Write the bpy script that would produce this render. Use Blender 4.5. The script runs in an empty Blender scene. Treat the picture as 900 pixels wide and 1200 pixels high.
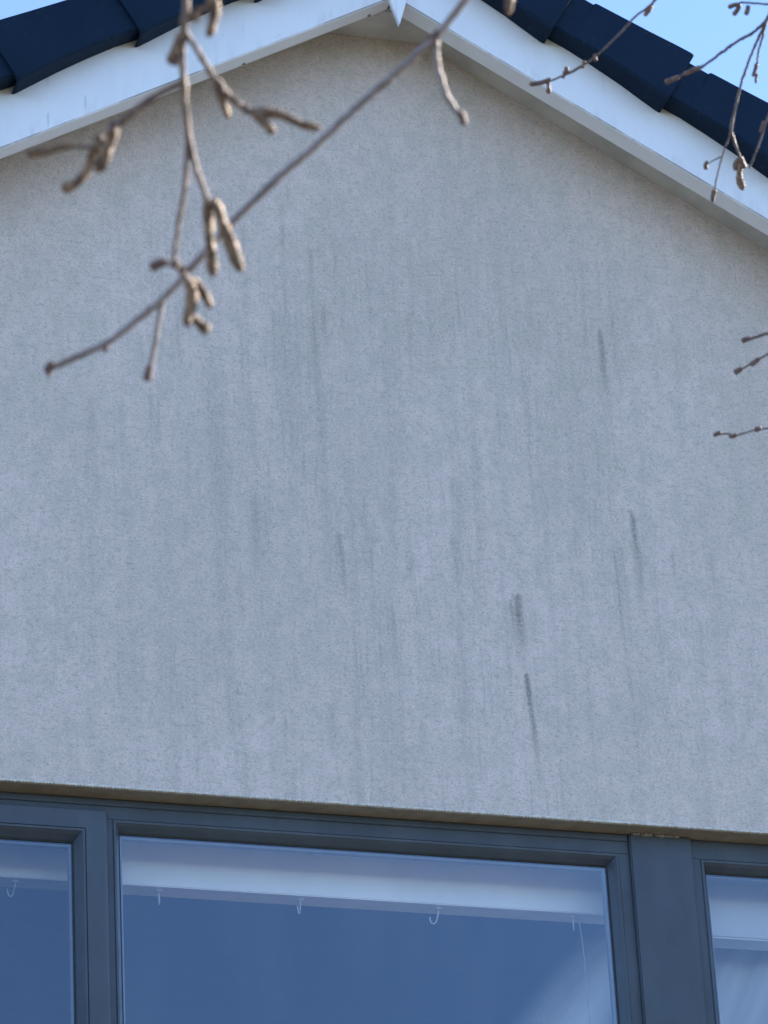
import bpy, bmesh, math, random
from mathutils import Vector, Matrix
random.seed(4)
S = bpy.context.scene
COL = S.collection
R = math.radians
H = 7.34                      # height of the gable apex (soffit line) above the ground

# ------------------------------------------------------------------ camera
FPX = 5037.17                 # focal length in pixels of a 900 px wide picture
CR = Vector((0.96104, -0.27186, -0.04997))
CU = Vector((-0.08492, -0.4624, 0.88259))
CF = Vector((0.26304, 0.84396, 0.46748))
CAM = Vector((-2.55566, -7.99048, -5.74164 + H))
cd = bpy.data.cameras.new('camera')
cam = bpy.data.objects.new('camera', cd); COL.objects.link(cam)
m = Matrix((CR, CU, -CF)).transposed().to_4x4(); m.translation = CAM
cam.matrix_world = m
cd.sensor_fit = 'HORIZONTAL'; cd.sensor_width = 36.0; cd.lens = FPX / 900 * 36
cd.clip_start = 0.05; cd.clip_end = 2000
cd.dof.use_dof = True; cd.dof.focus_distance = 10.0; cd.dof.aperture_fstop = 42
S.camera = cam

# ------------------------------------------------------------------ sky, sun, exposure
SUN_EL, SUN_AZ = R(33), R(76)     # azimuth from +Y (away from the camera) towards +X
w = bpy.data.worlds.new('World'); S.world = w; w.use_nodes = True
nt = w.node_tree
sky = nt.nodes.new('ShaderNodeTexSky'); sky.sky_type = 'NISHITA'; sky.sun_disc = False
sky.sun_elevation = SUN_EL; sky.sun_rotation = SUN_AZ
sky.air_density = 0.6; sky.dust_density = 0.0; sky.ozone_density = 2.4
bg = nt.nodes['Background']; bg.inputs['Strength'].default_value = 0.12
nt.links.new(sky.outputs[0], bg.inputs[0])
sl = bpy.data.lights.new('sun', 'SUN'); so = bpy.data.objects.new('sun', sl); COL.objects.link(so)
sl.energy = 5.0; sl.angle = R(0.5); sl.color = (1.0, 0.91, 0.78)
sd = Vector((math.sin(SUN_AZ) * math.cos(SUN_EL), math.cos(SUN_AZ) * math.cos(SUN_EL), math.sin(SUN_EL)))
so.rotation_euler = sd.to_track_quat('Z', 'Y').to_euler()
so.location = (10, -4, 14)
S.view_settings.view_transform = 'Standard'; S.view_settings.look = 'None'
S.view_settings.gamma = 1.0; S.view_settings.exposure = 2.03
S.cycles.max_bounces = 10; S.cycles.transparent_max_bounces = 24

# ------------------------------------------------------------------ node helpers
def new_mat(name):
    mt = bpy.data.materials.new(name); mt.use_nodes = True
    return mt, mt.node_tree.nodes, mt.node_tree.links, mt.node_tree.nodes['Principled BSDF']
class G:
    def __init__(s, nt): s.n = nt.nodes; s.l = nt.links
    def node(s, t, **kw):
        x = s.n.new(t)
        for k, v in kw.items(): setattr(x, k, v)
        return x
    def put(s, sock, v):
        if hasattr(v, 'is_output') or isinstance(v, bpy.types.NodeSocket): s.l.new(v, sock)
        else: sock.default_value = v
    def math(s, op, a, b=0.0, c=None, clamp=False):
        x = s.node('ShaderNodeMath', operation=op, use_clamp=clamp)
        s.put(x.inputs[0], a); s.put(x.inputs[1], b)
        if c is not None: s.put(x.inputs[2], c)
        return x.outputs[0]
    def ss(s, v, a, b, lo=0.0, hi=1.0):
        x = s.node('ShaderNodeMapRange', interpolation_type='SMOOTHSTEP')
        s.put(x.inputs[0], v)
        for i, q in enumerate((a, b, lo, hi)): s.put(x.inputs[i + 1], q)
        return x.outputs[0]
    def noise(s, vec, scale, detail=3.0, rough=0.55, dist=0.0):
        x = s.node('ShaderNodeTexNoise'); s.l.new(vec, x.inputs['Vector'])
        x.inputs['Scale'].default_value = scale; x.inputs['Detail'].default_value = detail
        x.inputs['Roughness'].default_value = rough; x.inputs['Distortion'].default_value = dist
        return x.outputs['Fac']
    def mapping(s, vec, scale=(1, 1, 1), loc=(0, 0, 0)):
        x = s.node('ShaderNodeMapping'); s.l.new(vec, x.inputs[0])
        x.inputs['Scale'].default_value = scale; x.inputs['Location'].default_value = loc
        return x.outputs[0]
    def mix(s, f, a, b, mode='MIX'):
        x = s.node('ShaderNodeMix', data_type='RGBA', blend_type=mode)
        s.put(x.inputs[0], f); s.put(x.inputs[6], a); s.put(x.inputs[7], b)
        return x.outputs[2]
    def bump(s, h, strength, dist, normal=None):
        x = s.node('ShaderNodeBump'); s.put(x.inputs['Height'], h)
        x.inputs['Strength'].default_value = strength; x.inputs['Distance'].default_value = dist
        if normal is not None: s.l.new(normal, x.inputs['Normal'])
        return x.outputs[0]
    def obj(s):
        return s.node('ShaderNodeTexCoord').outputs['Object']
def rgba(c): return (c[0], c[1], c[2], 1.0)
def simple(name, col, rough, var=0.12, vscale=14.0, bump=0.0, bscale=200.0, spec=0.5, stretch=(1, 1, 1)):
    mt, n, l, p = new_mat(name); g = G(mt.node_tree); o = g.mapping(g.obj(), stretch)
    f = g.noise(o, vscale, 4)
    lo = tuple(c * (1 - var) for c in col); hi = tuple(min(1, c * (1 + var)) for c in col)
    l.new(g.mix(g.ss(f, .3, .7), rgba(lo), rgba(hi)), p.inputs['Base Color'])
    f2 = g.noise(o, vscale * 3.1, 3)
    l.new(g.ss(f2, .2, .8, rough * .8, min(1, rough * 1.2)), p.inputs['Roughness'])
    p.inputs['Specular IOR Level'].default_value = spec
    if bump: l.new(g.bump(g.noise(o, bscale, 3), bump, .002), p.inputs['Normal'])
    return mt

# ------------------------------------------------------------------ materials
def make_render():
    mt, n, l, p = new_mat('scratch_render'); g = G(mt.node_tree); o = g.obj()
    sep = g.node('ShaderNodeSeparateXYZ'); l.new(o, sep.inputs[0])
    X, Z = sep.outputs[0], sep.outputs[2]
    base = (0.715, 0.602, 0.556, 1)
    big = g.noise(g.mapping(o, (1.3, 1, .8)), 1.6, 4, .55)
    c = g.mix(g.ss(big, .35, .68), base, (0.64, 0.543, 0.495, 1))
    # cloudy greenish / lilac patches
    pat = g.noise(g.mapping(o, (1, 1, .6)), 16.0, 5, .65, .3)
    c = g.mix(g.ss(pat, .44, .62, 0, .42), c, (0.55, 0.51, 0.44, 1))
    # water-washed dirt: fine vertical runs, denser in the middle of the gable
    wob = g.noise(g.mapping(o, (2, 2, 2)), 3.0, 2)
    xw = g.math('ADD', X, g.math('MULTIPLY', g.math('SUBTRACT', wob, .5), .010))
    cmb = g.node('ShaderNodeCombineXYZ'); l.new(xw, cmb.inputs[0]); l.new(Z, cmb.inputs[2])
    run = g.noise(g.mapping(cmb.outputs[0], (24, 1, 1.2)), 1.0, 5, .62)
    run2 = g.noise(g.mapping(cmb.outputs[0], (105, 1, 6.5), (3, 0, 7)), 1.0, 3, .6)
    zone = g.ss(g.math('ABSOLUTE', g.math('SUBTRACT', X, -.02)), .25, 1.05, 1, .18)
    zone = g.math('MULTIPLY', zone, g.ss(Z, H - .36, H - .80))
    brk = g.ss(g.noise(g.mapping(o, (6, 1, 2.2), (9, 0, 1)), 1.0, 3), .42, .62)
    spk = g.ss(g.noise(g.mapping(o, (1, 1, .55)), 115.0, 4, .7), .38, .62, .5, 1.15)
    zone = g.math('MULTIPLY', zone, spk)
    c = g.mix(g.math('MULTIPLY', g.math('MULTIPLY', g.ss(run, .44, .74), zone), .44), c, (0.30, 0.305, 0.275, 1))
    c = g.mix(g.math('MULTIPLY', g.math('MULTIPLY', g.math('MULTIPLY', g.ss(run2, .48, .72), zone), brk), .38), c, (0.22, 0.235, 0.205, 1))
    # single dark runs: x, z top, length, half width, strength, lean
    ragged = g.noise(g.mapping(o, (1, 1, .35)), 42.0, 4, .65)
    rag2 = g.noise(o, 130.0, 3, .6)
    stains = [(.476, .795, .24, .0100, .50, .03), (.484, .96, .30, .006, .16, .02),
              (.516, 1.262, .21, .0085, .62, .05), (.520, 1.33, .24, .0125, .36, .02),
              (.230, 1.495, .17, .0115, .72, .04), (.214, 1.508, .13, .0050, .50, .05), (.222, 1.505, .22, .017, .34, .05),
              (.238, 1.690, .14, .0090, .80, .06), (.240, 1.72, .27, .0080, .52, .06),
              (.466, 1.37, .34, .0045, .34, .03), (.605, 1.36, .08, .006, .28, .0),
              (-.204, .655, .13, .0080, .34, .0), (-.208, .83, .26, .012, .26, .02), (-.182, .80, .22, .009, .22, .0),
              (-.268, .60, .11, .007, .22, .0), (-.170, 1.38, .20, .0080, .36, .05), (-.06, 1.55, .22, .007, .22, .04),
              (-.36, 1.30, .20, .009, .20, .02), (-.40, 1.5, .16, .009, .14, .02), (.10, 1.1, .22, .009, .15, .0),
              (.31, .70, .26, .012, .13, .02), (-.72, 1.1, .22, .012, .13, .0), (-.21, 1.80, .14, .010, .2, .0),
              (-.52, .85, .25, .010, .13, .0), (.70, 1.35, .2, .010, .18, .02), (.02, .8, .2, .008, .16, .0)]
    rag3 = g.noise(g.mapping(o, (1, 1, .6)), 70.0, 3, .6)
    tot = None
    for (sx, sz, ln, hw, st, lean) in stains:
        zt = H - sz
        dz = g.math('ADD', g.math('SUBTRACT', zt, Z), g.math('MULTIPLY', g.math('SUBTRACT', rag3, .5), .045))
        t = g.math('DIVIDE', dz, ln)
        cx = g.math('ADD', sx, g.math('MULTIPLY', dz, lean))
        cx = g.math('ADD', cx, g.math('MULTIPLY', g.math('SUBTRACT', ragged, .5), hw * 1.5))
        dx = g.math('DIVIDE', g.math('ABSOLUTE', g.math('SUBTRACT', X, cx)), hw * .85)
        prof = g.ss(dx, .1, 1.55, 1, 0)
        along = g.math('MULTIPLY', g.ss(t, -.05, .03), g.ss(t, .25, 1.0, 1, 0))
        a = g.math('MULTIPLY', g.math('MULTIPLY', prof, along), min(1.0, st * 1.12))
        tot = a if tot is None else g.math('MAXIMUM', tot, a)
    tot = g.math('MULTIPLY', tot, g.ss(rag2, .3, .62, .45, 1.0))
    c = g.mix(tot, c, (0.125, 0.125, 0.115, 1))
    # grain: aggregate in the coat
    gr = g.noise(g.mapping(o, (1, 1, 1.4)), 180.0, 3, .6)
    gr2 = g.noise(g.mapping(o, (1, 1, 1.5)), 62.0, 3, .6)
    c = g.mix(g.ss(gr, .34, .48, .45, 0), c, (0.29, 0.27, 0.25, 1))
    c = g.mix(g.ss(gr, .53, .68, 0, .45), c, (0.82, 0.74, 0.69, 1))
    c = g.mix(g.ss(gr2, .34, .5, .32, 0), c, (0.33, 0.32, 0.29, 1))
    c = g.mix(g.ss(g.noise(o, 26.0, 3, .6), .35, .65, .22, 0), c, (0.40, 0.385, 0.35, 1))
    l.new(c, p.inputs['Base Color'])
    p.inputs['Roughness'].default_value = .93; p.inputs['Specular IOR Level'].default_value = .15
    h = g.math('ADD', g.math('MULTIPLY', gr, .6), g.math('MULTIPLY', gr2, .55))
    l.new(g.bump(h, 1.0, .006), p.inputs['Normal'])
    return mt
M = {}
M['render'] = make_render()
M['mastic'] = simple('lintel_mortar', (.255, .22, .17), .9, .12, 30, .15, 300, .2)

def make_upvc(name, aged):
    mt, n, l, p = new_mat(name); g = G(mt.node_tree); o = g.obj()
    f = g.noise(g.mapping(o, (3, 3, .8)), 5, 5, .65)
    c = g.mix(g.ss(f, .40, .75, 0, .55), (.77, .79, .84, 1), (.68, .695, .72, 1))
    d = g.noise(g.mapping(o, (38, 5, 4)), 1, 4, .6)
    c = g.mix(g.ss(d, .62, .78, 0, .40), c, (.46, .47, .47, 1))
    s_ = g.noise(o, 60, 3); c = g.mix(g.ss(s_, .70, .78, 0, .4), c, (.35, .34, .30, 1))
    sp = g.node('ShaderNodeSeparateXYZ'); l.new(o, sp.inputs[0])
    if not aged:
        l.new(c, p.inputs['Base Color']); p.inputs['Roughness'].default_value = .34; return mt
    vv = g.math('ADD', g.math('MULTIPLY', g.math('ABSOLUTE', sp.outputs[0]), .4978), g.math('MULTIPLY', g.math('SUBTRACT', sp.outputs[2], H), .8673))
    low = g.ss(vv, .0007, .0014)
    ed = g.math('MULTIPLY', g.math('MULTIPLY', low, g.ss(vv, .001, .0045, 1, 0)), g.ss(g.noise(o, 5.5, 4, .7), .42, .58))
    c = g.mix(g.math('MULTIPLY', ed, .8), c, (.12, .13, .13, 1))
    gm = g.math('MULTIPLY', g.math('MULTIPLY', low, g.ss(vv, .005, .05, 1, 0)), g.ss(g.noise(g.mapping(o, (16, 1, 5)), 1.0, 5, .65), .5, .72, 0, .35))
    c = g.mix(gm, c, (.42, .42, .40, 1))
    for sx, v0 in ((-.735, .028), (-.820, .022), (-.46, .03)):   # old drips from the fixings
        dx = g.math('ABSOLUTE', g.math('ADD', g.math('SUBTRACT', sp.outputs[0], sx), g.math('MULTIPLY', g.noise(o, 90, 2), .002)))
        dm = g.math('MULTIPLY', g.ss(dx, .001, .0042, 1, 0), g.math('MULTIPLY', g.ss(vv, v0 - .022, v0 - .004), g.ss(vv, v0 + .012, v0 + .022, 1, 0)))
        c = g.mix(g.math('MULTIPLY', dm, .3), c, (.25, .27, .28, 1))
    l.new(c, p.inputs['Base Color']); p.inputs['Roughness'].default_value = .34
    l.new(g.bump(g.noise(o, 9, 2), .15, .004), p.inputs['Normal'])
    return mt
M['upvc'] = make_upvc('white_upvc', True); M['trim'] = make_upvc('white_trim', False)
M['soffit'] = simple('soffit_board', (.47, .47, .455), .5, .16, 9, .1, 40)

def make_tile():
    mt, n, l, p = new_mat('dark_verge'); g = G(mt.node_tree); o = g.obj()
    f = g.noise(o, 7, 5, .6)
    c = g.mix(g.ss(f, .3, .7), (.003, .013, .033, 1), (.006, .019, .042, 1))
    f2 = g.noise(o, 70, 4, .7)
    c = g.mix(g.ss(f2, .60, .78, 0, .55), c, (.045, .055, .066, 1))
    f3 = g.noise(o, 28, 5, .7); c = g.mix(g.ss(f3, .64, .74, 0, .5), c, (.06, .07, .07, 1))
    l.new(c, p.inputs['Base Color']); l.new(g.ss(f, .3, .7, .62, .8), p.inputs['Roughness'])
    p.inputs['Specular IOR Level'].default_value = .14
    l.new(g.bump(g.noise(o, 160, 3), .15, .002), p.inputs['Normal'])
    return mt
M['tile'] = make_tile()
M['frame'] = simple('anthracite_frame', (.053, .069, .092), .5, .14, 11, .06, 500, .45, (1, 1, .4))
M['gasket'] = simple('black_gasket', (.008, .010, .014), .6, .2, 40)
M['spacer'] = simple('spacer_bar', (.20, .21, .22), .45, .1, 30)
M['pelmet'] = simple('white_board', (.87, .86, .84), .5, .06, 6, .05, 50)
M['hook'] = simple('steel_hook', (.50, .50, .50), .3, .05, 40)
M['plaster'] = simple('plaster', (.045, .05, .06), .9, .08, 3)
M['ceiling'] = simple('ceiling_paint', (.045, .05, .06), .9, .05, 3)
M['soil'] = None

def make_glass():
    mt, n, l, p = new_mat('window_glass'); g = G(mt.node_tree)
    out = n['Material Output']; n.remove(p)
    fr = g.node('ShaderNodeFresnel'); fr.inputs['IOR'].default_value = 1.52
    fac = g.math('MULTIPLY_ADD', fr.outputs[0], 2.4, .06, clamp=True)
    o = g.obj()
    sm = g.noise(g.mapping(o, (6, 6, 1.6)), 1.4, 5, .6)
    tr = g.node('ShaderNodeBsdfTransparent'); tr.inputs[0].default_value = (.95, .96, .96, 1)
    gl = g.node('ShaderNodeBsdfGlossy'); gl.inputs['Roughness'].default_value = 0.0
    gl.inputs['Color'].default_value = (.70, .85, 1, 1)   # blue-tinted low-E coating
    l.new(g.bump(g.noise(g.mapping(o, (1, 1, .6)), 2.2, 2), .06, .02), gl.inputs['Normal'])
    m1 = g.node('ShaderNodeMixShader'); l.new(fac, m1.inputs[0]); l.new(tr.outputs[0], m1.inputs[1]); l.new(gl.outputs[0], m1.inputs[2])
    df = g.node('ShaderNodeBsdfDiffuse'); df.inputs[0].default_value = (.6, .6, .58, 1)   # a film of dust
    m2 = g.node('ShaderNodeMixShader'); l.new(g.ss(sm, .40, .75, .006, .03), m2.inputs[0])
    l.new(m1.outputs[0], m2.inputs[1]); l.new(df.outputs[0], m2.inputs[2])
    l.new(m2.outputs[0], out.inputs[0])
    return mt
M['glass'] = make_glass()

def make_reflection_sheet():  # translucent white that stands in for a pale reflection in the glass
    mt, n, l, p = new_mat('pale_reflection'); g = G(mt.node_tree); out = n['Material Output']; o = g.obj()
    uv = g.node('ShaderNodeTexCoord').outputs['UV']
    sp = g.node('ShaderNodeSeparateXYZ'); l.new(uv, sp.inputs[0])
    edge = g.ss(sp.outputs[0], 0.0, .13)                       # opacity rises from the left edge for the reflection's soft rim
    fold = g.noise(g.mapping(uv, (9, .6, 1)), 1.0, 3)
    dens = g.math('MULTIPLY', edge, g.ss(fold, .2, .8, .55, .95))
    p.inputs['Base Color'].default_value = (.82, .83, .84, 1); p.inputs['Roughness'].default_value = .9
    tr = g.node('ShaderNodeBsdfTransparent'); mx = g.node('ShaderNodeMixShader')
    l.new(dens, mx.inputs[0]); l.new(tr.outputs[0], mx.inputs[1]); l.new(p.outputs[0], mx.inputs[2]); l.new(mx.outputs[0], out.inputs[0])
    return mt
M['pale_sheet'] = make_reflection_sheet()

def make_bark(name, a, b, c3, scale):
    mt, n, l, p = new_mat(name); g = G(mt.node_tree); o = g.obj()
    f = g.noise(o, scale, 4, .6)
    c = g.mix(g.ss(f, .32, .66), rgba(a), rgba(b))
    f2 = g.noise(g.mapping(o, (1, 1, 2)), scale * 3.3, 3, .6)
    c = g.mix(g.ss(f2, .60, .72, 0, .8), c, rgba(c3))
    if name == 'catkin_scales':
        vo = g.node('ShaderNodeTexVoronoi'); l.new(g.mapping(o, (1, 1, .7)), vo.inputs['Vector']); vo.inputs['Scale'].default_value = 560
        c = g.mix(g.ss(vo.outputs['Distance'],   .35, .75, 0, .6), c, rgba(tuple(q * .5 for q in a)))
        f2 = g.math('SUBTRACT', f2, g.math('MULTIPLY', vo.outputs['Distance'], 1.4))
    l.new(c, p.inputs['Base Color']); p.inputs['Roughness'].default_value = .55
    p.inputs['Specular IOR Level'].default_value = .35
    l.new(g.bump(f2, .7, .0015), p.inputs['Normal'])
    return mt
M['twig'] = make_bark('twig_bark', (.115, .07, .055), (.20, .13, .10), (.42, .32, .25), 110)
M['catkin'] = make_bark('catkin_scales', (.11, .06, .04), (.40, .25, .155), (.88, .70, .50), 150)
M['paletwig'] = make_bark('pale_twig_bark', (.20, .155, .15), (.30, .245, .235), (.40, .34, .31), 60)
M['finetwig'] = make_bark('fine_twig_bark', (.085, .065, .065), (.15, .115, .105), (.27, .23, .2), 110)
M['bud'] = make_bark('bud_scales', (.10, .055, .05), (.19, .12, .10), (.50, .46, .40), 200)
def make_birch():
    mt, n, l, p = new_mat('birch_bark'); g = G(mt.node_tree); o = g.obj()
    f = g.noise(g.mapping(o, (3, 3, 14)), 1.5, 5, .6)
    c = g.mix(g.ss(f, .56, .66), (.62, .59, .54, 1), (.06, .05, .045, 1))
    l.new(c, p.inputs['Base Color']); p.inputs['Roughness'].default_value = .8
    l.new(g.bump(f, .4, .01), p.inputs['Normal'])
    return mt
M['birch'] = make_birch()
def make_ground():
    mt, n, l, p = new_mat('lawn'); g = G(mt.node_tree); o = g.obj()
    f = g.noise(o, .7, 5, .6); f2 = g.noise(o, 14, 4, .6)
    c = g.mix(g.ss(f, .35, .65), (.046, .049, .027, 1), (.070, .062, .038, 1))
    c = g.mix(g.ss(f2, .4, .7, 0, .6), c, (.030, .031, .019, 1))
    l.new(c, p.inputs['Base Color']); p.inputs['Roughness'].default_value = .95
    l.new(g.bump(f2, .6, .05), p.inputs['Normal'])
    return mt
M['lawn'] = make_ground()
M['paving'] = simple('paving', (.12, .11, .097), .9, .18, 3, .3, 60)

# ------------------------------------------------------------------ object helpers
def tag(o, label=None, cat=None, group=None, kind=None):
    if label: o['label'] = label
    if cat: o['category'] = cat
    if group: o['group'] = group
    if kind: o['kind'] = kind
    return o
def empty(name, loc=(0, 0, 0)):
    o = bpy.data.objects.new(name, None); COL.objects.link(o); o.location = loc
    o.empty_display_size = .2
    return o
def link(name, me, mat, parent=None, smooth=False):
    if mat is not None and not me.materials: me.materials.append(mat)
    if smooth:
        for f in me.polygons: f.use_smooth = True
    o = bpy.data.objects.new(name, me); COL.objects.link(o)
    if parent is not None:
        o.parent = parent
        base = parent
        off = Vector((0, 0, 0))
        while base is not None: off += base.location; base = base.parent
        o.location = -off
    return o
class MB:
    def __init__(s): s.bm = bmesh.new()
    def box(s, x0, x1, y0, y1, z0, z1, bevel=0.0):
        r = bmesh.ops.create_cube(s.bm, size=1.0)
        for v in r['verts']:
            v.co = Vector((x0 + (v.co.x + .5) * (x1 - x0), y0 + (v.co.y + .5) * (y1 - y0), z0 + (v.co.z + .5) * (z1 - z0)))
        if bevel:
            es = list({e for v in r['verts'] for e in v.link_edges})
            bmesh.ops.bevel(s.bm, geom=es, offset=bevel, segments=2, affect='EDGES')
        return s
    def poly(s, pts):
        return s.bm.faces.new([s.bm.verts.new(p) for p in pts])
    def prism_y(s, pts, y0, y1, bevel=0.0):        # outline in (x, z), extruded along y
        a = [s.bm.verts.new((x, y0, z)) for x, z in pts]; b = [s.bm.verts.new((x, y1, z)) for x, z in pts]
        n = len(pts); s.bm.faces.new(a); s.bm.faces.new(b[::-1])
        for i in range(n):
            j = (i + 1) % n; s.bm.faces.new((a[j], a[i], b[i], b[j]))
        if bevel:
            es = [e for v in a for e in v.link_edges]
            bmesh.ops.bevel(s.bm, geom=list(set(es)), offset=bevel, segments=2, affect='EDGES')
        return s
    def mesh(s, name):
        bmesh.ops.recalc_face_normals(s.bm, faces=s.bm.faces)
        me = bpy.data.meshes.new(name); s.bm.to_mesh(me); s.bm.free(); return me
    def build(s, name, mat, parent=None, smooth=False):
        return link(name, s.mesh(name), mat, parent, smooth)
def ring_frame(mb, x0, x1, z0, z1, prof, close_sides='LRTB'):
    """mitred frame: prof is a closed loop of (inset, y) pairs swept round the rectangle."""
    bm = mb.bm; rows = []
    for ins, y in prof:
        rows.append([bm.verts.new((x0 + ins, y, z0 + ins)), bm.verts.new((x1 - ins, y, z0 + ins)),
                     bm.verts.new((x1 - ins, y, z1 - ins)), bm.verts.new((x0 + ins, y, z1 - ins))])
    n = len(prof)
    for i in range(n):
        a, b = rows[i], rows[(i + 1) % n]
        for k in range(4):
            bm.faces.new((a[k], a[(k + 1) % 4], b[(k + 1) % 4], b[k]))
    return mb

# ------------------------------------------------------------------ ground
mb = MB(); mb.poly([(-600, -600, 0), (600, -600, 0), (600, 600, 0), (-600, 600, 0)])
tag(mb.build('ground', M['lawn']), kind='structure')
mb = MB(); mb.box(-6, 8, -3.2, -.02, -.05, .03)
tag(mb.build('pavement', M['paving']), kind='structure')

# ------------------------------------------------------------------ house
house = tag(empty('house'), 'gable end of a house in grey streaked render, white bargeboards and dark blue verge tiles', 'house')
T = .574                                  # roof pitch (rise over run)
CT = 1 / math.sqrt(1 + T * T); ST = T * CT
HW, DEP = 3.1, 8.0                        # half width and depth of the house
WX0, WX1, WZ1, WZ0 = -1.42, 1.75, H - 2.027, H - 3.35   # window opening
def wall_mesh():
    mb = MB(); bm = mb.bm
    zt = lambda x: H + .03 - T * abs(x)
    for y, flip in ((0.0, False), (.32, True)):
        polys = [[(-HW, 0), (HW, 0), (HW, WZ0), (-HW, WZ0)],
                 [(-HW, WZ0), (WX0, WZ0), (WX0, WZ1), (-HW, WZ1)],
                 [(WX1, WZ0), (HW, WZ0), (HW, WZ1), (WX1, WZ1)],
                 [(-HW, WZ1), (WX0, WZ1), (WX1, WZ1), (HW, WZ1), (HW, zt(HW)), (0, zt(0)), (-HW, zt(HW))]]
        for p in polys: mb.poly([(x, y, z) for x, z in p])
    for (xa, za), (xb, zb) in (((WX0, WZ0), (WX1, WZ0)), ((WX1, WZ0), (WX1, WZ1)), ((WX0, WZ1), (WX0, WZ0))):
        mb.poly([(xa, 0, za), (xb, 0, zb), (xb, .32, zb), (xa, .32, za)])
    bmesh.ops.remove_doubles(bm, verts=bm.verts, dist=1e-5)
    return mb.mesh('wall')
link('wall', wall_mesh(), M['render'], house)
mb = MB(); mb.box(WX0 + .001, WX1 - .001, .003, .32, WZ1, WZ1 + .02)
mb.build('lintel', M['mastic'], house)
# serrated stop bead along the bottom edge of the render
mb = MB(); x = WX0 - .05; bm = mb.bm
top = []; bot = []
while x < WX1 + .05:
    zz = WZ1 - .0015 + random.uniform(-.0005, .0004)
    for d, q in ((0, zz), (.0042, zz - .0011 * random.random()), (.0048, zz + .002)):
        top.append((x + d, WZ1 + .0028)); bot.append((x + d, q))
    x += .0072
for i in range(len(top) - 1):
    for y0, y1 in ((-.0016, .006),):
        a, b, c, d = top[i], top[i + 1], bot[i + 1], bot[i]
        mb.poly([(a[0], y0, a[1]), (b[0], y0, b[1]), (c[0], y0, c[1]), (d[0], y0, d[1])])
        mb.poly([(d[0], y0, d[1]), (c[0], y0, c[1]), (c[0], y1, c[1]), (d[0], y1, d[1])])
        mb.poly([(a[0], y0, a[1]), (b[0], y0, b[1]), (b[0], y1 - .006, b[1] + .001), (a[0], y1 - .006, a[1] + .001)])
mb.build('stop_bead', simple('bead_white', (.56, .52, .46), .8, .2, 90), house)
# crumbs of mastic over the coupling post
mb = MB()
for k in range(9):
    x = .475 + .012 * k + random.uniform(-.004, .004); s = random.uniform(.003, .007)
    r = bmesh.ops.create_icosphere(mb.bm, subdivisions=1, radius=1.0)
    for v in r['verts']: v.co = Vector((x + v.co.x * s * 1.6, .048 + v.co.y * s, WZ1 - .002 + v.co.z * s * .7))
mb.build('mastic_bead', simple('old_mastic', (.24, .21, .19), .9, .3, 90), house)

side = MB(); side.box(-HW, -HW + .3, .321, DEP, 0, H - T * HW); side.build('side_wall', M['render'], house)
side = MB(); side.box(HW - .3, HW, .321, DEP, 0, H - T * HW); side.build('side_wall', M['render'], house)
back = MB(); zt = H + .03 - T * HW
back.prism_y([(-HW + .301, 0), (HW - .301, 0), (HW - .301, zt), (0, H + .03), (-HW + .301, zt)], DEP - .3, DEP); back.build('rear_wall', M['render'], house)
# room behind the windows
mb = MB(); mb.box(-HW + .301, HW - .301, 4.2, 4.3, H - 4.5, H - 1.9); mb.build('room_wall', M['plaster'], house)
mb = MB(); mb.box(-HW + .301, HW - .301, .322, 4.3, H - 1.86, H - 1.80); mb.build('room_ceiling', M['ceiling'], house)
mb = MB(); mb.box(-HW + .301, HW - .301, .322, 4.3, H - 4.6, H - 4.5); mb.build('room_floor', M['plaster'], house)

# bargeboards and soffits: outline in (x, z) per slope
XE = HW + .25
for sgn in (-1, 1):
    hgt = .165 / CT
    pts = [(0.0 if sgn > 0 else -.003, H - (0 if sgn > 0 else .003 * T)), (sgn * XE, H - T * XE), (sgn * XE, H - T * XE + hgt), (0.0 if sgn > 0 else -.003, H + hgt)]
    mb = MB(); mb.prism_y(pts, -.095, -.0455, .0025); mb.build('bargeboard', M['upvc'], house)
    v = .047 / CT
    pts = [(sgn * .03, H + v - T * .03), (sgn * XE, H - T * XE + v), (sgn * XE, H - T * XE + v + .02), (sgn * .03, H + v + .02 - T * .03)]
    mb = MB(); mb.prism_y(pts, -.0453, .0645); mb.build('soffit', M['soffit'], house)
mb = MB(); zp = H - .0095
mb.prism_y([(-.112, zp), (.112, zp), (.09, zp + .02), (-.09, zp + .02)], -.0450, .0640); mb.build('apex_soffit', M['soffit'], house)
# pointed cover trim over the mitre at the apex
mb = MB(); mb.prism_y([(.005, H - .086), (.070, H + .135), (.055, H + .20), (-.045, H + .20), (-.062, H + .135)], -.108, -.0965, .0015)
mb.build('apex_trim', M['trim'], house)
# little screw caps along the board edge
for (x, v) in ((-.355, .0), (.108, .0), (-.05, .0)):
    mb = MB(); zc = H - T * abs(x) - .001
    r = bmesh.ops.create_icosphere(mb.bm, subdivisions=2, radius=1)
    for q in r['verts']: q.co = Vector((x + q.co.x * .005, -.052 + q.co.y * .004, zc + q.co.z * .003))
    mb.build('screw_cap', M['spacer'], house, True)

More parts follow.
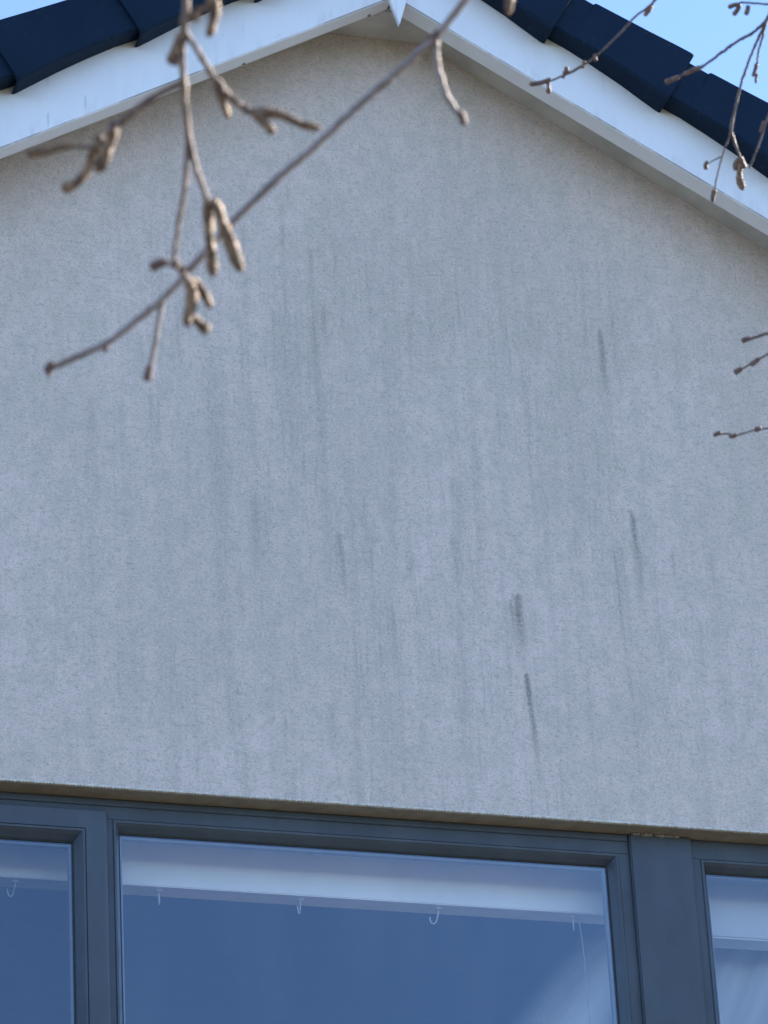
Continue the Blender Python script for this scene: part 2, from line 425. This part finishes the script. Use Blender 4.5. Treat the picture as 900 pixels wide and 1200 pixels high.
# dry-verge units: (u along the slope, y, v square to the slope)
def verge_mesh(L, name):
    prof = [(-.097, .128, 0), (-.148, .126, 0), (-.1535, .131, .2), (-.154, .150, .35), (-.152, .190, .5), (-.149, .225, .7),
            (-.1475, .250, .9), (-.146, .2555, 1), (-.140, .2575, 1), (-.03, .2575, 1), (.05, .254, 1), (.10, .246, 1)]
    # stations along u: collar at the upslope end, small step, then the body flaring to the lower end
    st = [(-.045, -.007), (-.002, -.007), (.001, -.0068), (.050, -.0062), (.054, -.0015), (.058, 0.0), (.12, .003), (.20, .007), (L - .05, .0112), (L - .012, .0130), (L - .004, .0126), (L, .011)]
    mb = MB(); bm = mb.bm; rows = []
    for u, k in st:
        f = max(0.0, (k + .0)) / .016
        row = []
        for y, v, wt in prof:
            dn = 1 - wt                                        # lower lip drops as the unit flares
            sag = .006 * math.sin(min(1, max(0, u / L)) * math.pi)
            row.append(bm.verts.new((u, y - (.010 * f if y < -.1 else 0) + (.0025 if k < -.005 and y < -.1 else 0),
                                     v + k * (.9 if wt >= .7 else 0) - dn * (.022 * f - (.001 if k < -.005 else 0)) + dn * sag * .8)))
        rows.append(row)
    for a, b in zip(rows, rows[1:]):
        for i in range(len(prof) - 1): bm.faces.new((a[i], a[i + 1], b[i + 1], b[i]))
    # inner shell so that the unit has thickness at its open lower end
    y_in = [bm.verts.new((L, v.co.y + (.008 if v.co.y < 0 else 0), v.co.z - .008 if i > 4 else v.co.z + .002)) for i, v in enumerate(rows[-1])]
    y_out = [bm.verts.new((L - .03, v.co.y + .003, v.co.z)) for v in y_in]
    for i in range(len(prof) - 1):
        bm.faces.new((rows[-1][i], rows[-1][i + 1], y_in[i + 1], y_in[i])); bm.faces.new((y_in[i], y_in[i + 1], y_out[i + 1], y_out[i]))
    me = mb.mesh(name)
    for f in me.polygons: f.use_smooth = True
    me.materials.append(M['tile'])
    try: me.set_sharp_from_angle(angle=R(32))
    except Exception: pass
    return me
for sgn, L, u0, dv in ((-1, .326, .650 - 2 * .326, .0), (1, .313, .352 - .313, -.006)):
    vm = verge_mesh(L, 'verge_tile'); n = int((XE / CT - u0) / L) + 1
    for k in range(n):
        u = u0 + k * L
        if u < -.02: 
            if u + L < .15: continue
        o = link('verge_tile', vm, None, house)
        j = random.uniform(-.0015, .0015)
        ex = Vector((sgn * CT, 0, -ST)); ey = Vector((0, 1, 0)); ez = Vector((sgn * ST, 0, CT))
        mat = Matrix((ex, ey, ez)).transposed().to_4x4()
        mat.translation = Vector((0, random.uniform(-.001, .001), H)) + ex * u + ez * (dv + j)
        o.matrix_local = mat
# roof planes (out of sight from below): stepped courses
for sgn in (-1, 1):
    mb = MB(); bm = mb.bm; rows = []
    nC = 12; Lr = XE / CT / nC
    for k in range(nC):
        for u, v in ((k * Lr, .19), ((k + 1) * Lr, .215)):
            rows.append([bm.verts.new((sgn * (u * CT + v * ST), y, H - u * ST + v * CT)) for y in (-.07, DEP + .07)])
    for a, b in zip(rows, rows[1:]): bm.faces.new((a[0], a[1], b[1], b[0]))
    mb.build('roof', M['tile'], house)
mb = MB(); bm = mb.bm; rows = []
for y in (-.12, DEP + .1):
    rows.append([bm.verts.new((.13 * math.sin(a), y, H + .22 + .12 * math.cos(a) - .02)) for a in [R(q) for q in range(-90, 91, 15)]])
for i in range(12): bm.faces.new((rows[0][i], rows[0][i + 1], rows[1][i + 1], rows[1][i]))
bm.faces.new(rows[0]); mb.build('ridge', M['tile'], house, True)

# the whole verge stands this far out from, and below, the ridge line used above
VERGE = Vector((-.020, -.065, -.046))
for o in house.children:
    if o.name.split('.')[0] in ('bargeboard', 'soffit', 'apex_soffit', 'apex_trim', 'screw_cap', 'verge_tile', 'roof', 'ridge'):
        o.location = o.location + VERGE

# ------------------------------------------------------------------ windows
FY = .060                                  # outer face of the fixed frames
def bead_and_glass(win, x0, x1, z0, z1, yface, bw=.018):
    """glazing bead sloping back to the pane; x0.. are the outer edges of the bead"""
    mb = MB(); g = .0265
    ring_frame(mb, x0, x1, z0, z1, [(0, yface + .001), (.002, yface - .0025), (.006, yface - .002), (.011, yface + .006), (bw - .001, yface + g - .004), (bw, yface + g), (bw, yface + .05), (0, yface + .05)])
    mb.build('glazing_bead', M['frame'], win)
    mb = MB(); ring_frame(mb, x0 + bw - .0005, x1 - bw + .0005, z0 + bw - .0005, z1 - bw + .0005, [(0, yface + g - .001), (.003, yface + g), (.0042, yface + g + .0025), (.0042, yface + g + .02), (0, yface + g + .02)])
    mb.build('gasket', M['gasket'], win)
    gy = yface + g + .003
    mb = MB(); mb.poly([(x0 + bw, gy, z0 + bw), (x1 - bw, gy, z0 + bw), (x1 - bw, gy, z1 - bw), (x0 + bw, gy, z1 - bw)])
    mb.build('pane', M['glass'], win)
    mb = MB(); ring_frame(mb, x0 + bw, x1 - bw, z0 + bw, z1 - bw, [(-.004, gy + .006), (.0085, gy + .006), (.0085, gy + .020), (-.004, gy + .020)])
    mb.build('spacer_bar', M['spacer'], win)
def fixed_frame(x0, x1, z0, z1, ledge=(0.024, .024, .047)):
    return None
ZT = WZ1 - .001; ZB = WZ0 + .05
zr = H - 2.0735                            # top edge of the beads
# --- left + middle window in one frame
win = empty('tmp'); bpy.data.objects.remove(win)
mb = MB()
mb.box(WX0, .464, FY, FY + .07, zr, ZT, .0015)                     # head
mb.box(WX0, .464, FY, FY + .07, ZB - .05, ZB + .02, .0015)         # bottom rail
mb.box(WX0, WX0 + .05, FY + .0005, FY + .0695, ZB + .02, zr)       # jamb
mb.box(.4395, .464, FY + .0005, FY + .0695, ZB + .02, zr)          # jamb beside the post
mb.box(-.715, -.6795, FY + .0005, FY + .0695, ZB + .02, zr)        # mullion
mb.box(WX0 + .002, .462, FY - .004, FY - .0005, ZT - .016, ZT - .001, .001)
window = mb.build('window', M['frame'], house)
bead_and_glass(window, -.6795, .4395, ZB + .02, zr, FY)
# sash of the left light stands proud of the frame
SY = .043
mb = MB(); ring_frame(mb, WX0 + .03, -.6945, ZB + .005, H - 2.058, [(0, SY + .04), (0, SY + .006), (.0018, SY + .0015), (.006, SY), (.0455, SY), (.0465, SY + .0012), (.0465, SY + .06), (0, SY + .06)])
sash = mb.build('sash', M['frame'], window)
bead_and_glass(window, WX0 + .03 + .0468, -.6945 - .0468, ZB + .005 + .0468, H - 2.058 - .0468, SY + .001, .0205)
# --- right window
mb = MB()
mb.box(.607, WX1, FY, FY + .07, zr, ZT, .0015)
mb.box(.607, WX1, FY, FY + .07, ZB - .05, ZB + .02, .0015)
mb.box(.607, .6275, FY + .0005, FY + .0695, ZB + .02, zr)
mb.box(WX1 - .05, WX1, FY + .0005, FY + .0695, ZB + .02, zr)
window2 = mb.build('window', M['frame'], house)
bead_and_glass(window2, .6275, WX1 - .05, ZB + .02, zr, FY)
mb = MB(); mb.box(.4645, .6065, .049, .125, ZB - .05, ZT + .0002, .003); mb.build('coupling_post', M['frame'], house)
mb = MB(); mb.box(WX0, WX1, -.03, .059, WZ0 + .0005, WZ0 + .03, .004); mb.build('sill', M['frame'], house)
# --- boxed pelmet boards inside, with cup hooks under the edge
zb = H - 2.157
mb = MB(); mb.box(-1.45, .535, .20, .256, zb, WZ1 + .12, .002); pel = mb.build('pelmet_board', M['pelmet'], house)
mb = MB(); mb.box(.54, WX1 + .05, .20, .262, zb - .037, WZ1 + .12, .004); pel2 = mb.build('pelmet_board', M['pelmet'], house)

def catmull(pts, n):
    P = [pts[0]] + list(pts) + [pts[-1]]; out = []
    for i in range(1, len(P) - 2):
        p0, p1, p2, p3 = P[i - 1], P[i], P[i + 1], P[i + 2]
        for k in range(n):
            t = k / n
            out.append(.5 * ((2 * p1) + (p2 - p0) * t + (2 * p0 - 5 * p1 + 4 * p2 - p3) * t * t + (3 * p1 - p0 - 3 * p2 + p3) * t ** 3))
    out.append(P[-2].copy()); return out
def tube(bm, pts, rad, seg=8, mod=None):
    """pts: centreline, rad(t) radius at arc fraction t, mod(t, angle) multiplier"""
    cum = [0.0]
    for a, b in zip(pts, pts[1:]): cum.append(cum[-1] + (b - a).length)
    tot = cum[-1] or 1.0
    tan = (pts[1] - pts[0]).normalized(); nrm = tan.orthogonal().normalized(); rows = []
    for i, p in enumerate(pts):
        t2 = (pts[min(i + 1, len(pts) - 1)] - pts[max(i - 1, 0)]).normalized()
        nrm = (nrm - t2 * nrm.dot(t2)).normalized(); bi = t2.cross(nrm)
        t = cum[i] / tot; r = rad(t)
        rows.append([bm.verts.new(p + (nrm * math.cos(a) + bi * math.sin(a)) * r * (mod(t, a) if mod else 1)) for a in [2 * math.pi * k / seg for k in range(seg)]])
    for a, b in zip(rows, rows[1:]):
        for k in range(seg): bm.faces.new((a[k], a[(k + 1) % seg], b[(k + 1) % seg], b[k]))
    bm.faces.new(rows[0][::-1]); bm.faces.new(rows[-1])
def hook_mesh():
    mb = MB(); V = Vector
    r = bmesh.ops.create_cone(mb.bm, segments=14, radius1=.0085, radius2=.006, depth=.004, cap_ends=True)
    for v in r['verts']: v.co.z = -v.co.z - .002
    pts = [V((0, 0, 0)), V((0, 0, -.010)), V((-.003, 0, -.020)), V((-.006, 0, -.030)), V((-.011, 0, -.037)), V((-.018, 0, -.036)), V((-.021, 0, -.028)), V((-.021, 0, -.023))]
    tube(mb.bm, catmull(pts, 4), lambda t: .0016, 8)
    return mb.mesh('hook')
hm = hook_mesh(); hm.materials.append(M['hook'])
for f in hm.polygons: f.use_smooth = True
for k, x in enumerate((-1.16, -.855, -.545, -.233, .076, .383)):
    o = link('hook', hm, None, pel); o.location = (x, .222, zb); o.rotation_euler = (0, 0, (.0, .5, 1.4, 1.0, .1, 1.2)[k])
for x in (1.0, 1.35):
    o = link('hook', hm, None, pel2); o.location = (x, .225, zb - .037)

# added translucent sheet imitating a pale reflection in the panes, and a thin pull cord
mb = MB(); bm = mb.bm; uvl = bm.loops.layers.uv.new('UVMap'); NX, NZ = 60, 24; grid = []
for j in range(NZ + 1):
    v = j / NZ; z = zb + .05 - v * 1.2
    xl = .47 - .21 * min(1, v * 1.15 / .25) ** .9 - .10 * v; xr = 1.45
    grid.append([bm.verts.new((xl + (xr - xl) * (i / NX), .33 + .018 * math.sin(i * 1.05 + .7 * math.sin(i * .31)) * (.5 + v) + .01 * math.sin(i * .37), z)) for i in range(NX + 1)])
for j in range(NZ):
    for i in range(NX):
        f = bm.faces.new((grid[j][i], grid[j][i + 1], grid[j + 1][i + 1], grid[j + 1][i]))
        for lp, (a, b) in zip(f.loops, ((i, j), (i + 1, j), (i + 1, j + 1), (i, j + 1))): lp[uvl].uv = (a / NX, b / NZ)
refl = mb.build('reflection_sheet', M['pale_sheet'], None, True)
tag(refl, 'pale sheet behind the glass standing in for a reflection, beside the wide grey post', 'reflection_sheet')
mb = MB(); V = Vector
tube(mb.bm, catmull([V((.398, .228, zb - .003)), V((.402, .226, zb - .06)), V((.404, .227, zb - .14)), V((.403, .226, zb - .42))], 6), lambda t: .0011 * (1 - .3 * t), 6)
tag(mb.build('cord', M['hook'], None, True), 'thin white pull cord hanging inside the middle window', 'cord')

# ------------------------------------------------------------------ birches
def at(px, py, d):
    """point of the place seen at photo pixel (px, py), d metres from where the photographer stood"""
    v = (CF * FPX + CR * (px - 450) - CU * (py - 600)).normalized()
    return CAM + v * d
def ppx(d): return d / FPX                  # metres per photo pixel at distance d
class Spray:
    """one hanging twig with its side shoots, catkins and buds"""
    def __init__(s, tree, name, mat, d, label=None):
        s.mb = MB(); s.tree = tree; s.mat = mat; s.d = d; s.k = ppx(d); s.kids = []; s.thin = .78 if d > 3 else .92; s.name = name; s.label = label
    def P(s, pts, dd=0.0):
        out = []
        for i, p in enumerate(pts):
            out.append(at(p[0], p[1], s.d + dd + (p[2] if len(p) > 2 else 0)))
        return out
    def shoot(s, pts, w0, w1, dd=0.0, knots=True, seed=None):
        rr = random.Random(seed if seed is not None else int(pts[0][0] * 7 + pts[-1][1]))
        c = catmull(s.P(pts, dd), 8)
        for i in range(1, len(c) - 1): c[i] += Vector((rr.gauss(0, 1), rr.gauss(0, 1), rr.gauss(0, 1))) * s.k * w0 * .045
        kn = [rr.random() for _ in range(max(2, len(pts)))]
        def rad(t):
            r = (w0 + (w1 - w0) * t) * s.thin
            for q in kn: r *= 1 + (.20 if knots else .06) * math.exp(-((t - q) / .018) ** 2)
            return r * .5 * s.k
        tube(s.mb.bm, c, rad, 9, lambda t, a: 1 + .06 * math.sin(3 * a + 40 * t))
        return s
    def catkin(s, pts, w, dd=0.0, name='catkin', blunt=.55, scales=True, mat=None):
        c = catmull(s.P(pts, dd), 12); L = sum((b - a).length for a, b in zip(c, c[1:])) / s.k
        n = max(24, int(L * 1.3)); cc = []
        for i in range(n + 1):
            q = i / n * (len(c) - 1); j = min(int(q), len(c) - 2); cc.append(c[j].lerp(c[j + 1], q - j))
        ph = random.random() * 6
        def rad(t):
            e = min(1.0, (t / .10)) ** .6 if t < .10 else 1.0
            e2 = min(1.0, ((1 - t) / .12)) ** .5 if t > .88 else 1.0
            return max(.12, (.55 + .45 * e) * e2) * (1 + .10 * math.sin(t * 3.1 + ph)) * w * .5 * s.k
        nt_ = max(3.0, L / (w * .42))
        def mod(t, a):
            if not scales: return 1 + .05 * math.sin(2 * a + ph)
            q = t * nt_ + a / (2 * math.pi) * 2
            return 1 + .13 * ((q % 1.0) - .5) + .08 * math.sin(5 * a + int(t * nt_) * 1.3) + .10 * math.sin(2 * a + 9 * t + ph) + random.uniform(-.09, .09)
        mb = MB(); tube(mb.bm, cc, rad, 14, mod)
        s.kids.append((name, mb.mesh(name), mat or (M['catkin'] if name == 'catkin' else M['bud'])))
        return s
    def bud(s, pts, w, dd=0.0, mat=None): return s.catkin(pts, w, dd, 'bud', scales=False, mat=mat)
    def done(s):
        o = s.mb.build(s.name, s.mat, s.tree, True)
        if s.label: o['label'] = s.label
        for nm, me, mt in s.kids: link(nm, me, mt, o, True)
        return o

right_h = Vector((.962, -.272, 0)); fwd_h = Vector((.2976, .9547, 0))
def birch(base, height, label, name='birch_tree'):
    t = tag(empty(name, base), label, 'tree')
    top = base + Vector((.12, .05, height))
    pts = [base + Vector((0, 0, -.12)), base.lerp(top, .25) + Vector((.05, .03, 0)), base.lerp(top, .5) + Vector((-.04, .02, 0)), base.lerp(top, .75) + Vector((.05, 0, 0)), top]
    mb = MB(); tube(mb.bm, catmull(pts, 8), lambda q: .11 * (1 - q) ** .8 + .012, 14, lambda q, a: 1 + .05 * math.sin(3 * a + 9 * q))
    mb.build('trunk', M['birch'], t, True)
    return t
def bough(t, pts, r0, r1):
    mb = MB(); tube(mb.bm, catmull(pts, 8), lambda q: r0 + (r1 - r0) * q, 9); return mb.build('bough', M['finetwig'], t, True)
def loose_twigs(t, pts, n, ln, r, seed):
    """the rest of the bare crown: thin hanging twigs off a bough, all outside the picture"""
    rr = random.Random(seed); c = catmull(pts, 10); mb = MB()
    for k in range(n):
        a = c[rr.randrange(len(c))]; L = ln * rr.uniform(.5, 1)
        dx = Vector((rr.gauss(0, .35), rr.gauss(0, .35), 0)) * L
        tube(mb.bm, catmull([a, a + dx * .6 + Vector((0, 0, .06 * L)), a + dx - Vector((0, 0, .45 * L))], 4), lambda q: r * (1 - .7 * q), 5)
    o = mb.build('crown', M['finetwig'], t, True); return o

# --- near birch: its bough passes over the photographer's view, twigs hang into the top left
D1 = 2.2
near_base = Vector((CAM.x, CAM.y, 0)) + fwd_h * 1.75 - right_h * 1.45
near = birch(near_base, 4.1, 'nearer bare birch whose blurred brown catkins hang in front of the gable at upper left')
b1 = [near_base + Vector((.08, .02, 2.75)), at(-1500, -330, D1), at(-500, -260, D1), at(222, -190, D1), at(600, -170, D1), at(1050, -260, D1)]
bough(near, b1, .028, .005)
s = Spray(near, 'twig', M['twig'], D1)
s.shoot([(224, -190), (222, -90), (220, -20), (217, 15), (215, 42), (213, 70), (215, 98), (218, 130), (220, 154)], 11, 8)
s.shoot([(220, 154), (219, 185), (217, 215), (214, 236), (210, 258), (206, 285), (204, 308)], 7, 6)
s.shoot([(220, 154), (225, 178), (231, 202), (238, 220), (243, 236)], 7.5, 7)
s.shoot([(214, 232), (219, 243), (217, 262)], 0.8, .6)
s.shoot([(204, 307), (212, 313), (221, 315), (229, 309), (236, 301)], 6, 4, knots=False)
s.shoot([(204, 308), (210, 315), (216, 322), (219, 330)], 7, 8, knots=False)
s.shoot([(217, 38), (228, 54), (240, 74), (252, 93), (264, 107), (276, 119), (290, 129), (299, 133)], 7, 9)
s.shoot([(216, 96), (203, 102), (188, 110), (171, 121), (154, 134), (142, 143), (133, 150)], 8.5, 9)
s.shoot([(216, 92), (205, 98), (189, 106), (170, 117), (152, 132)], 4, 3, .012)
s.shoot([(215, 20), (224, 18), (234, 14), (244, 4), (250, -20), (252, -80)], 6, 6)
s.shoot([(130, 158), (120, 168), (112, 172), (96, 172), (82, 171)], 6, 5, knots=False)
s.shoot([(199, 306), (194, 309)], 5, 5, knots=False)
s.catkin([(243, 234), (244, 256), (246, 285), (248, 306), (250, 325)], 13)
s.catkin([(244, 236), (254, 243), (263, 268), (271, 288), (278, 306), (283, 320)], 13.5, -.004)
s.catkin([(219, 326), (224, 340), (224, 358), (220, 372), (219, 384)], 13)
s.catkin([(224, 326), (233, 336), (241, 348), (247, 362)], 10.5, .006)
s.catkin([(222, 372), (230, 376), (239, 384), (246, 388)], 12, .004)
s.bud([(196, 307), (186, 309), (176, 315)], 11)
s.bud([(209, 305), (205, 309), (203, 315)], 11, -.006)
s.catkin([(297, 131), (315, 132), (335, 137), (352, 145), (367, 149), (377, 150)], 11.5)
s.catkin([(297, 131), (304, 137), (312, 146), (321, 157)], 12.5, -.003)
s.catkin([(251, 91), (256, 104), (262, 122), (268, 140)], 10)
s.bud([(254, 93), (260, 102), (261, 110)], 8, -.004)
s.catkin([(246, -14), (251, 8), (250, 24), (244, 44)], 13)
s.catkin([(236, 8), (231, 16), (228, 26)], 8)
s.catkin([(214, 38), (209, 52), (204, 66), (202, 77)], 14)
s.bud([(210, 62), (210, 68), (207, 78)], 7, -.006)
s.catkin([(133, 148), (130, 162), (124, 180), (117, 194), (113, 202)], 14.5)
s.catkin([(118, 158), (113, 172), (107, 186), (102, 198)], 12, .006)
s.catkin([(104, 194), (99, 204), (91, 213), (81, 219), (71, 221)], 12.5)
s.catkin([(86, 170), (72, 172), (58, 176), (44, 179), (29, 180)], 9.5, .003)
s.bud([(136, 142), (133, 147), (131, 156)], 10, -.004)
s.done()
# the long smooth shoot crossing behind it
s = Spray(near, 'twig', M['paletwig'], D1 + .22, 'long pale shoot slanting across the gable')
s.shoot([(640, -140), (590, -62), (548, -5), (528, 22), (510, 45), (490, 62), (470, 80), (445, 102), (420, 124), (396, 146), (375, 166), (345, 192), (320, 214), (295, 238), (270, 262), (240, 296), (208, 333), (182, 357), (156, 379), (128, 400), (100, 414), (76, 424), (59, 431)], 11, 8.5, knots=False)
s.shoot([(192, 347), (187, 370), (183, 396), (178, 420), (174, 436)], 7, 6.5, knots=False)
s.shoot([(511, 44), (511, 62), (515, 88), (523, 112), (533, 128), (541, 138)], 8.5, 8)
s.bud([(515, 36), (510, 44), (508, 56)], 11); s.bud([(506, 42), (503, 46), (504, 54)], 8)
s.bud([(538, 131), (542, 138), (544, 147)], 11)
s.bud([(64, 426), (58, 431), (54, 437)], 12); s.bud([(58, 428), (57, 435), (59, 442)], 7)
s.bud([(176, 428), (174, 437), (172, 447)], 10)
s.catkin([(597, -60), (597, -30), (597, 0), (595, 18)], 9)
s.bud([(122, 401), (125, 408), (121, 412)], 6)
s.done()
loose_twigs(near, [b1[0], b1[1], at(-700, -300, D1)], 26, .55, .0016, 3)

# --- far birch: fine twigs drooping in front of the right-hand verge
D2 = 4.6
far_base = Vector((CAM.x, CAM.y, 0)) + fwd_h * 3.9 + right_h * 2.3
far = birch(far_base, 6.2, 'farther bare birch with fine dark twigs drooping before the right roof edge')
b2 = [far_base + Vector((.10, .03, 4.3)), at(2300, -150, D2), at(1500, -330, D2), at(1000, -330, D2), at(800, -240, D2)]
bough(far, b2, .03, .006)
F = M['finetwig']
s = Spray(far, 'twig', F, D2)
s.shoot([(830, -250), (812, -90), (790, -36), (767, 1), (744, 20), (722, 44), (706, 59), (690, 72), (676, 81), (662, 88), (644, 95), (632, 98), (620, 99)], 4.2, 3.0)
s.bud([(646, 93), (634, 97), (620, 99)], 6.0)
s.catkin([(642, 94), (643, 101), (643, 110)], 5, mat=M['bud']); s.bud([(662, 83), (661, 88), (659, 92)], 4)
s.bud([(685, 71), (684, 76), (682, 80)], 4.5); s.bud([(698, 63), (697, 67), (699, 72)], 5); s.bud([(664, 78), (664, 82), (667, 86)], 5)
s.shoot([(767, 0), (763, 8), (759, 14)], 4, 4); s.catkin([(764, 6), (760, 12), (755, 19)], 5.5)
s.done()
s = Spray(far, 'twig', F, D2 + .05)
s.shoot([(1010, -330), (960, -150), (925, -50), (908, 0), (899, 22), (894, 32)], 5.5, 5)
s.shoot([(899, 22), (893, 29), (880, 40), (868, 46), (856, 54), (840, 66), (823, 78), (812, 82), (800, 88), (792, 91), (781, 97)], 4.5, 3.6)
s.shoot([(895, 31), (889, 44), (882, 60), (876, 76), (871, 90), (867, 104), (864, 116), (860, 134), (857, 152), (861, 167), (865, 178), (868, 188)], 4, 4)
s.shoot([(898, 22), (894, 42), (889, 60), (887, 76), (884, 88)], 4, 3); s.bud([(887, 74), (885, 82), (882, 90)], 5); s.bud([(887, 86), (886, 92), (886, 98)], 4)
s.bud([(822, 79), (812, 82), (800, 88)], 6); s.bud([(796, 90), (788, 93), (779, 97)], 6)
s.shoot([(857, 150), (854, 162), (848, 178), (844, 192), (840, 208), (837, 224)], 2.6, 2.4); s.bud([(838, 222), (836, 228), (835, 237)], 6)
s.shoot([(846, 183), (838, 187), (829, 192)], 2, 2); s.bud([(830, 189), (827, 193), (828, 199)], 5)
s.bud([(866, 184), (869, 190), (872, 198)], 9); s.bud([(866, 186), (862, 193), (863, 200)], 6)
s.catkin([(869, 190), (867, 200), (867, 211), (871, 223)], 7.5)
s.done()
s = Spray(far, 'twig', F, D2 + .02)
s.shoot([(1000, -250), (975, -90), (955, -10), (932, 2), (906, 5), (886, 4), (870, 3), (860, 6), (854, 8)], 4.0, 3.2)
s.bud([(866, 5), (860, 6), (853, 9)], 5); s.bud([(867, 5), (864, 12), (859, 18)], 6.5); s.bud([(877, 6), (876, 12), (874, 18)], 5)
s.shoot([(955, -10), (925, 70), (908, 115), (901, 134), (896, 148), (889, 170), (882, 188), (878, 197)], 4, 3); s.bud([(896, 142), (893, 150), (891, 156)], 5)
s.done()
s = Spray(far, 'twig', F, D2 - .1)
s.shoot([(1040, -320), (1010, 0), (990, 200), (965, 330), (940, 378), (915, 388), (898, 391), (886, 395), (872, 399)], 5, 4.6); s.bud([(880, 396), (874, 398), (869, 400)], 6)
s.shoot([(965, 330), (935, 392), (912, 408), (898, 416), (884, 424), (872, 431), (862, 435)], 4, 3); s.bud([(890, 420), (885, 424), (879, 428)], 6); s.bud([(870, 431), (866, 434), (860, 437)], 6)
s.shoot([(990, 200), (975, 420), (940, 490), (915, 500), (900, 502), (888, 503), (874, 507), (860, 510), (850, 508), (838, 510)], 4, 2.4); s.bud([(892, 501), (888, 503), (884, 503)], 6); s.bud([(864, 509), (859, 511), (854, 510)], 5.5); s.bud([(846, 507), (841, 508), (836, 511)], 5)
s.done()
loose_twigs(far, [b2[0], b2[1]], 40, .9, .0018, 5)
